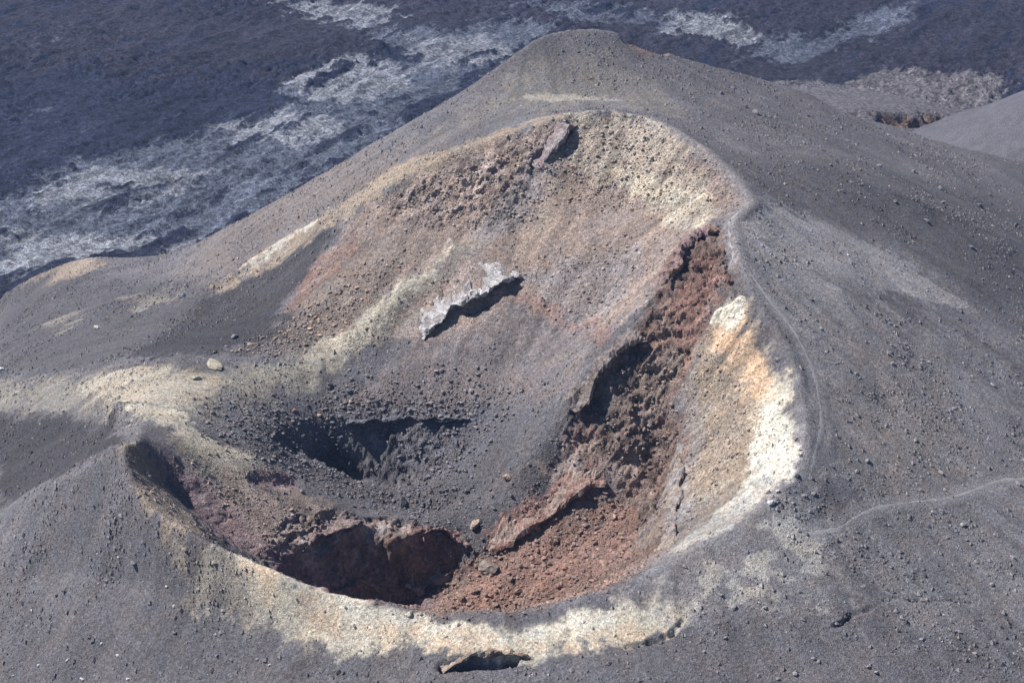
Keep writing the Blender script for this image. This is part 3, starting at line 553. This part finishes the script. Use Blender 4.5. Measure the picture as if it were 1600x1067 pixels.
NN = normals_of(P3)
# colour of the ground, with some sun and shade painted in
C = np.empty(XX.shape+(3,)); C[:] = PAL['ash']
mott = fbm(XX/14, YY/14, XX*0, 4, 80)
C *= (1+0.32*mott)[..., None]
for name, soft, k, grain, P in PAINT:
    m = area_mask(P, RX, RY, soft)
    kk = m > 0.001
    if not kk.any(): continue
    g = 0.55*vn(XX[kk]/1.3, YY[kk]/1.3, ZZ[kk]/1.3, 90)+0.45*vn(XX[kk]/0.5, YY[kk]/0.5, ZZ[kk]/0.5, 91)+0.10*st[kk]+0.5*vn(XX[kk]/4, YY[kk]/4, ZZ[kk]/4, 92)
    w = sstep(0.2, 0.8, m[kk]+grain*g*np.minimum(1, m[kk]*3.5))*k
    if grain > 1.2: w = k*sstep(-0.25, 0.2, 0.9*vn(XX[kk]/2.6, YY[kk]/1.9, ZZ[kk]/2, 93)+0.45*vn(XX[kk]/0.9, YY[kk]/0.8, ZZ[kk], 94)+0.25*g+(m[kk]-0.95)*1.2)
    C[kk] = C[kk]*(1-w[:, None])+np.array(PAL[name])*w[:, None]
hue = vn(XX/2.2, YY/2.2, ZZ/2.2, 95)
incr = sstep(0, 1, area_mask(ZONES[0], XX, YY, 3)); C *= (1+(0.08+0.07*incr)*st)[..., None].clip(0.6, 1.5); C[..., 0] *= 1+0.05*hue; C[..., 2] *= 1-0.05*hue
w = (0.55*near_path)[..., None]; C = C*(1-w)+np.array(PAL['scuff'])*w
C *= (1+rk*(0.65*fbm(XX/1.6, YY/1.6, ZZ/1.6, 3, 97, 0.6)+0.25*fbm(XX/5, YY/5, ZZ/5, 2, 98)))[..., None].clip(0.35, 1.8)
C = np.clip(C, 0.004, 0.8)
nx, ny = len(xs), len(ys); V = P3.reshape(-1, 3); Nf = NN.reshape(-1, 3); Cf = C.reshape(-1, 3); FC = grid_faces(nx, ny)
ctr = V[FC].mean(1); zone = np.zeros(len(FC), int)
cx, cy = ragged(ctr[:, 0], ctr[:, 1], 0.5)
for k, P in enumerate(ZONES): zone[in_poly(P, cx, cy)] = k+1
def cone_piece(name, k, mat, parent=None):
    v, f, c, n = subset(V, FC[zone == k], Cf, Nf); return link(name, raw_mesh(name, v, f, c, n), mat, parent)
hill = cone_piece('volcanic_hill', 0, M_ash); tag(hill, kind='structure', label='grey ash volcanic cone with a broad open crater')
wall = cone_piece('crater_wall', 1, M_rock, hill); scree = cone_piece('scree_floor', 2, M_rock, hill); vent = cone_piece('vent_pit', 3, M_rock, hill)
wall['label'] = 'tan and rust coloured inner wall of the crater'; scree['label'] = 'red brown rubble floor of the front pit'; vent['label'] = 'dark steep sided vent in the grey crater basin'
# ---------- lava field and ground ----------
lx = axis(-420, 430, -262, 272, 0.95, 1.1, 6); ly = axis(250, 1000, 398, 765, 0.95, 1.06, 6)
LX, LY = np.meshgrid(lx, ly); Zr = LX*0
QX, QY = ragged(LX, LY, 5)
pale = np.zeros(LX.shape); tint = np.zeros(LX.shape+(3,)); LC = np.empty(LX.shape+(3,)); LC[:] = PAL['aa']  # aa base colour is tinted with the blue of the air
big = fbm(LX/60, LY/60, Zr, 4, 100)
FA, FB = LX*0.42+LY*0.91, LX*0.91-LY*0.42        # along and across the flow
LG = fbm(FA/34+0.3*wob(LX, LY, 30, 77), FB/9, Zr, 5, 110, 0.7)*1.7
for name, soft, k, grain, P in LAVA:
    m = area_mask(P, QX, QY, soft); g = LG
    w = sstep(0.4, 0.6, m+grain*g*np.minimum(1, m*3))*k
    LC = LC*(1-w[..., None])+np.array(PAL[name])*w[..., None]
    if name.startswith('pahoe'): pale = np.maximum(pale, w)
fl = sstep(0.62, 0.85, LG*0.8+0.25*big+0.3*wob(LX, LY, 2.5, 79))*0.6*(1-pale); LC = LC*(1-fl[..., None])+np.array(PAL['pahoe2'])*fl[..., None]
WX, WY = FA+5*wob(LX, LY, 17, 171)+2*wob(LX, LY, 6, 172), FB+4*wob(LX, LY, 13, 173)+2*wob(LX, LY, 5, 174)
rug = np.clip(0.55+0.9*fbm(LX/45, LY/45, Zr, 3, 175), 0.12, 1.5)
clk = 0.6*fbm(WX/10, WY/4.5, Zr, 5, 120, 0.72, 2)+0.4*fbm(WX/3.2, WY/2.4, Zr, 3, 121, 0.65, 1); fold = fbm(FA/18, FB/4, Zr, 4, 130, 0.65, 1)
LZ = 2.2*big+(1-pale)*(3.6*clk*rug+1.4)+pale*(2.0*fold*(0.4+0.6*rug))+1.8*fbm(FA/45, FB/14, Zr, 3, 133, 0.5, 1)+1.1*rug*fbm(LX/2.5, LY/2.5, Zr, 2, 140, 0.5, 2)
LZ -= 1.0
dark = np.clip(0.5+0.5*clk, 0, 1)
LC *= (1+0.95*fbm(LX/2.2, LY/2.2, Zr, 3, 150, 0.7)+0.3*big+0.3*fbm(FA/30, FB/12, Zr, 3, 155))[..., None].clip(0.35, 1.9)
for x0, y0, r, hgt, nm in MOUNDS:
    d = np.sqrt(((LX-x0)/r)**2+((LY-y0)/(r*1.1))**2); bump_ = hgt*np.clip(1-d, 0, 1)**1.0
    LZ = np.where(d < 1, np.maximum(LZ*np.clip(d*1.2-0.2, 0.08, 1), LZ*0.04+bump_), LZ)
    w = sstep(1.05, 0.85, d+0.12*big+0.1*clk); LC = LC*(1-w[..., None])+(np.array(PAL[nm])*(1+0.15*clk[..., None]))*w[..., None]
for pts, r, depth in LCARVE:
    w = sstep(0, 1, line_mask(pts, QX+2*clk, QY+1.5*clk, r)); LZ = LZ-depth*w; w = sstep(0.05, 0.4, w)[..., None]; LC = LC*(1-w)+np.array(PAL['rust'])*(1+0.5*clk[..., None])*w
LP = np.stack([LX, LY, LZ], 2)
lava = link('lava_field', raw_mesh('lava_field', LP.reshape(-1, 3), grid_faces(len(lx), len(ly)), np.clip(LC, 0.004, 0.8).reshape(-1, 3)), M_lava); tag(lava, kind='structure')
hx, hy = np.meshgrid(np.arange(95, 290, 1.1), np.arange(385, 560, 1.1)); hd = np.sqrt((hx-190)**2+((hy-470)*0.92)**2)/80
hzz = 50*(1-hd)+3*fbm(hx/25, hy/25, hx*0, 3, 210)+0.35*fbm(hx/3, hy/3, hx*0, 3, 211, 0.6)
hc = np.array(PAL['hillb'])*(1+0.3*fbm(hx/18, hy/18, hx*0, 4, 212)+0.15*vn(hx/2, hy/2, hx*0, 213))[..., None]
far = link('hill', raw_mesh('hill', np.stack([hx, hy, hzz], 2).reshape(-1, 3), grid_faces(hx.shape[1], hx.shape[0]), hc.reshape(-1, 3)), M_ash); tag(far, kind='structure', label='smooth grey ash hill beside a small reddish hollow')
gs = 1500; gv = np.array([[-gs, -400, -6], [gs, -400, -6], [gs, 2200, -6], [-gs, 2200, -6]], float)
gr = link('ground', raw_mesh('ground', gv, np.array([[0, 1, 2, 3]]), np.tile(PAL['aa'], (4, 1))), M_lava); tag(gr, kind='structure')
# ---------- footpaths ----------
from mathutils.bvhtree import BVHTree
def ground_z(x, y):
    """height of the displaced cone surface"""
    j = min(max(int(np.searchsorted(xs, x))-1, 0), nx-2); i = min(max(int(np.searchsorted(ys, y))-1, 0), ny-2)
    b = [P3[i+a, j+c] for a in range(-2, 4) for c in range(-2, 4) if 0 <= i+a < ny and 0 <= j+c < nx]
    w = [1/((q[0]-x)**2+(q[1]-y)**2+0.02) for q in b]
    return sum(q[2]*k for q, k in zip(b, w))/sum(w)
def smooth_line(P, step):
    P = np.array(P, float); out = [P[0]]
    Q = np.vstack([2*P[0]-P[1], P, 2*P[-1]-P[-2]])
    for k in range(1, len(Q)-2):
        p0, p1, p2, p3 = Q[k-1:k+3]; n = max(2, int(np.linalg.norm((p2-p1)[:2])/step))
        for t in np.linspace(0, 1, n+1)[1:]:
            out.append(0.5*((2*p1)+(p2-p0)*t+(2*p0-5*p1+4*p2-p3)*t*t+(3*p1-p0-3*p2+p3)*t**3))
    return np.array(out)
rb0 = random.Random(3)
for k, (P, w) in enumerate(PATHS):
    c = smooth_line(P, 0.5); t = np.gradient(c, axis=0); t /= np.linalg.norm(t, axis=1, keepdims=True)+1e-9
    nn = np.stack([-t[:, 1], t[:, 0]], 1); vv = []; cc = []
    for i in range(len(c)):
        ww = w*0.5*(1+0.25*math.sin(i*0.9)+0.25*math.sin(i*0.23+1)+rb0.uniform(-0.25, 0.25))
        zc = [ground_z(*(c[i]+nn[i]*s*ww)) for s in (-1, -0.45, 0.45, 1)]
        zm = sum(zc)/4
        for s, dz, z in zip((-1, -0.45, 0.45, 1), (-0.09, 0.0, 0.0, -0.09), zc):
            vv.append((*(c[i]+nn[i]*s*ww), z*0.85+zm*0.15+0.02+dz)); cc.append(np.array(PAL['path'])*(1+0.1*math.sin(i*0.31+s)))
    o = link('footpath', raw_mesh('footpath', np.array(vv), grid_faces(4, len(c)), np.array(cc)), M_path)
    tag(o, kind='structure', label=('trodden footpath along the crater rim', 'narrow footpath crossing the right hand ash slope')[k])
# ---------- rock shapes ----------
def ico(sub):
    import bmesh
    bm = bmesh.new(); bmesh.ops.create_icosphere(bm, subdivisions=sub, radius=1.0)
    v = np.array([q.co[:] for q in bm.verts]); f = np.array([[q.index for q in p.verts] for p in bm.faces]); bm.free(); return v, f
def rock_shape(sub, seed, cuts=15, rough=0.22):
    v, f = ico(sub); r = np.random.RandomState(seed)
    v = v*(1+0.25*fbm(v[:, 0]*1.1+seed, v[:, 1]*1.1, v[:, 2]*1.1, 2, seed)[:, None])
    for _ in range(cuts):                                   # fracture planes
        n = r.normal(size=3); n /= np.linalg.norm(n); d = r.uniform(0.45, 0.8); e = v@n-d
        v = v-np.clip(e, 0, None)[:, None]*n*0.93
    v = v*(1+rough*fbm(v[:, 0]*3+seed, v[:, 1]*3, v[:, 2]*3, 3, seed+40, 0.6, 2)[:, None])
    return v*np.array([1, r.uniform(0.7, 1), r.uniform(0.6, 0.85)]), f
def rock_colour(v, base, seed):
    g = fbm(v[:, 0]*2+seed, v[:, 1]*2, v[:, 2]*2, 3, seed+70)
    return np.clip(np.array(base)[None]*(1+0.3*g)[:, None], 0.005, 0.8)
FV = V[FC]; farea = 0.5*np.linalg.norm(np.cross(FV[:, 2]-FV[:, 0], FV[:, 3]-FV[:, 1]), axis=1)
fN = Nf[FC].mean(1)
def scatter(name, label, n, weight, size, pw, cols, seed, sub=0, sink=0.25, parent=None):
    """n small stones as one mass, resting on the displaced ground"""
    r = np.random.RandomState(seed); w = weight*farea; w = w/w.sum(); idx = r.choice(len(w), n, p=w)
    a, b = r.rand(n, 1), r.rand(n, 1); q = FV[idx]
    pos = (q[:, 0]*(1-a)+q[:, 1]*a)*(1-b)+(q[:, 3]*(1-a)+q[:, 2]*a)*b
    s = size[0]*(1+r.pareto(pw, n)); s = np.minimum(s, size[1])
    if sub == 0:
        base = np.array([[1, 0, -0.4], [-1, 0, -0.4], [0, 1, -0.4], [0, -1, -0.4], [0.1, 0, 0.9]], float)
        f = np.array([[0, 2, 4], [2, 1, 4], [1, 3, 4], [3, 0, 4]])
    else: base, f = ico(1)
    m = len(base); v = base[None]*(1+r.uniform(-0.35, 0.35, (n, m, 1)))+r.uniform(-0.15, 0.15, (n, m, 3))
    v *= (s[:, None]*np.stack([r.uniform(0.7, 1.2, n), r.uniform(0.7, 1.2, n), r.uniform(0.45, 0.9, n)], 1))[:, None, :]
    an = r.uniform(0, 6.28, n); ca, sa = np.cos(an)[:, None], np.sin(an)[:, None]
    v = np.stack([v[..., 0]*ca-v[..., 1]*sa, v[..., 0]*sa+v[..., 1]*ca, v[..., 2]], 2)
    v += (pos+fN[idx]*(s*sink)[:, None])[:, None, :]
    cb = np.array([PAL[c] for c in cols])[r.randint(0, len(cols), n)]*r.uniform(0.6, 1.45, (n, 1))
    ground = Cf[FC[idx, 0]]; cb = cb*0.45+ground*0.55*r.uniform(0.7, 1.4, (n, 1))
    F2 = (f[None]+(np.arange(n)*m)[:, None, None]).reshape(-1, 3)
    o = link(name, raw_mesh(name, v.reshape(-1, 3), F2, np.clip(np.repeat(cb, m, 0), 0.004, 0.8), None, False), M_stone)
    tag(o, label, 'stones', None, 'stuff'); return o
def wmap(spec, base=0.0):
    w = np.full(len(FC), base); c = ctr
    for k, soft, P in spec:
        m = area_mask(P, c[:, 0], c[:, 1], soft); w = w*(1-m)+k*m
    return w
inview = (np.abs(ctr[:, 0]) < ctr[:, 1]*0.40+12)&(ctr[:, 1] < 385)
clump = np.clip(0.55+fbm(ctr[:, 0]/8, ctr[:, 1]/8, ctr[:, 2]*0, 3, 200), 0.05, 3)**1.6
np_face = near_path.reshape(-1)[FC[:, 0]]
scatter('loose_stones', 'small grey stones strewn all over the ash slopes', 130000, inview*clump*wmap(STONE_W, 1.0)*(1-0.9*np_face), (0.095, 0.42), 2.5, ('ash', 'dusty', 'scuff', 'ash', 'brown'), 301)
scatter('pale_stones', 'scattered whitish pebbles on the dark outer slopes', 3600, inview*clump*wmap(PALE_W, 0.35), (0.11, 0.36), 2.4, ('lilac', 'pebble', 'pebble'), 302)
scatter('red_rubble', 'red brown rubble covering the pit floor and rock chutes', 9000, wmap(RED_W), (0.10, 0.5), 2.2, ('rust', 'red', 'pink', 'brown'), 303, 1, 0.3)
scatter('basin_rubble', 'blue grey lava rubble in the crater basin', 9000, wmap(BASIN_W), (0.08, 0.42), 2.4, ('ash', 'dusty', 'dusty', 'scuff', 'brown'), 304, 1, 0.3)
scatter('orange_rubble', 'orange and tan stones spilled below the crater wall', 1700, wmap(ORANGE_W), (0.09, 0.4), 2.2, ('tan', 'orange', 'brown', 'pink'), 305, 1, 0.3)
scatter('wall_rubble', 'tan and pinkish stones clinging to the upper crater wall', 9000, wmap(WALL_W), (0.08, 0.38), 2.5, ('pink', 'tan', 'lilac', 'brown'), 306, 1, 0.25)
# ---------- boulders ----------
BSH = [rock_shape(3, 400+k*7) for k in range(7)]
bcache = {}
def boulder_mesh(k, colname):
    if (k, colname) not in bcache:
        v, f = BSH[k]; me = raw_mesh('boulder', v, f, rock_colour(v, PAL[colname], k*3+len(colname)), None, False); me.materials.append(M_boulder); bcache[k, colname] = me
    return bcache[k, colname]
M_boulder = ground_material('boulder_stone', 3.0, 0.10, 0.15)
rb = random.Random(11)
def boulder(x, y, size, colname, label, group, flat=1.0):
    o = bpy.data.objects.new('boulder', boulder_mesh(rb.randrange(len(BSH)), colname)); sc.collection.objects.link(o)
    z = ground_z(x, y); o.location = (x, y, z+size*0.16*flat); o.scale = (size*0.68*rb.uniform(0.9, 1.15), size*0.66*rb.uniform(0.85, 1.1), size*0.62*flat)
    o.rotation_euler = (rb.uniform(-0.3, 0.3), rb.uniform(-0.3, 0.3), rb.uniform(0, 6.28))
    return tag(o, label, 'boulder', group)
for grp, (label, colname) in BGROUP.items():
    rows = [b for b in BOULDERS if b[3] == grp]
    for x, y, s, _, fl in rows: boulder(x, y, s, colname, label, BPHRASE[grp] if len(rows) > 1 else None, fl)
# ---------- rock outcrops: ledges with undercut faces ----------
M_crag = ground_material('outcrop_rock', 1.8, 0.30, 0.2)
def outcrop(P, hgt, depth, side, under, cols, label, seed, amp=0.5):
    """irregular ledge along a line; the face looks to the given side (+1 = right of the line's direction) and is undercut"""
    c = smooth_line(P, 0.3); t = np.gradient(c, axis=0); t /= np.linalg.norm(t, axis=1, keepdims=True)+1e-9
    nn = np.stack([t[:, 1], -t[:, 0]], 1)*side; n = len(c)
    prof = [(-1.9, -0.6), (-1.5, -0.2), (-1.1, 0.05), (-0.7, 0.28), (-0.35, 0.5), (0.0, 0.72), (0.4, 0.9), (0.75, 1.0)]
    face = [(0.95, 0.85), (1.0, 0.6), (0.9, 0.35), (0.75-under*0.5, 0.1), (0.6-under*0.9, -0.2), (0.6-under, -0.6), (0.6-under, -1.1)]
    m = len(prof)+len(face); pts = np.zeros((n, m, 3)); k9 = np.ones(9)/9
    for i in range(n):
        e = min(1.0, (i+0.5)/(n*0.22+1), (n-i-0.5)/(n*0.22+1))**0.7
        q = np.clip(0.75+0.7*vn(np.array([i*0.11]), np.array([0.3]), np.array([0.0]), seed)[0], 0.25, 1.4)*e; dd = depth*(0.75+0.5*vn(np.array([i*0.13]), np.array([7.3]), np.array([0.0]), seed+2)[0])
        for j, (d, h) in enumerate(prof):
            p = c[i]+nn[i]*d*dd; top = float(relief_at(G, p[0], p[1])) if d < 0.2 else top; pts[i, j] = (*p, top+h*hgt*q-(1-e)*0.4*hgt)
        for j, (d, h) in enumerate(face): pts[i, len(prof)+j] = (*(c[i]+nn[i]*d*dd), top+h*hgt*(q if h > 0 else 1)-(1-e)*0.4*hgt)
    N_ = normals_of(pts); x, y, z = pts[..., 0], pts[..., 1], pts[..., 2]
    d = fbm(x/2.2, y/2.2, z/1.6, 4, seed, 0.65, 2)*amp*1.3+fbm(x/4, y/4, z/4, 2, seed+5)*amp*0.9
    out = pts+N_*d[..., None]
    g = fbm(x/1.5, y/1.5, z/1.5, 4, seed+9, 0.6); A, B = np.array(PAL[cols[0]]), np.array(PAL[cols[1]]); w = sstep(-0.35, 0.35, g)[..., None]
    col = A*(1-w)+B*w; col = col*(1+0.3*fbm(x/0.5, y/0.5, z/0.5, 2, seed+12))[..., None]
    f = grid_faces(m, n)
    if side > 0: f = f[:, ::-1]
    o = link('rock_outcrop', raw_mesh('rock_outcrop', out.reshape(-1, 3), f, np.clip(col, 0.005, 0.8).reshape(-1, 3), None, False), M_crag)
    return tag(o, label, 'rock outcrop')
for k, row in enumerate(OUTCROPS): outcrop(*row[:7], seed=500+k*13, amp=row[7])
# far reddish hollow below the grey hill
# ---------- air ----------
hz = bpy.data.materials.new('haze'); hz.use_nodes = True; nt = hz.node_tree; nt.nodes.clear()
pv = node(nt, 'ShaderNodeVolumePrincipled'); pv.inputs['Color'].default_value = (0.32, 0.52, 1.0, 1); pv.inputs['Density'].default_value = 0.00009; pv.inputs['Anisotropy'].default_value = 0.2
ho = node(nt, 'ShaderNodeOutputMaterial'); nt.links.new(pv.outputs[0], ho.inputs['Volume'])
a, b = (-gs-20, -420, -7.5), (gs+20, 2220, 171.5)
hv = np.array([[(a, b)[(k >> i) & 1][i] for i in range(3)] for k in range(8)], float)
hf = np.array([[0, 2, 3, 1], [4, 5, 7, 6], [0, 1, 5, 4], [2, 6, 7, 3], [0, 4, 6, 2], [1, 3, 7, 5]])
haze = link('haze', raw_mesh('haze', hv, hf, None, None, False), hz); tag(haze, 'thin bluish air over the lava field', 'haze', None, 'stuff')
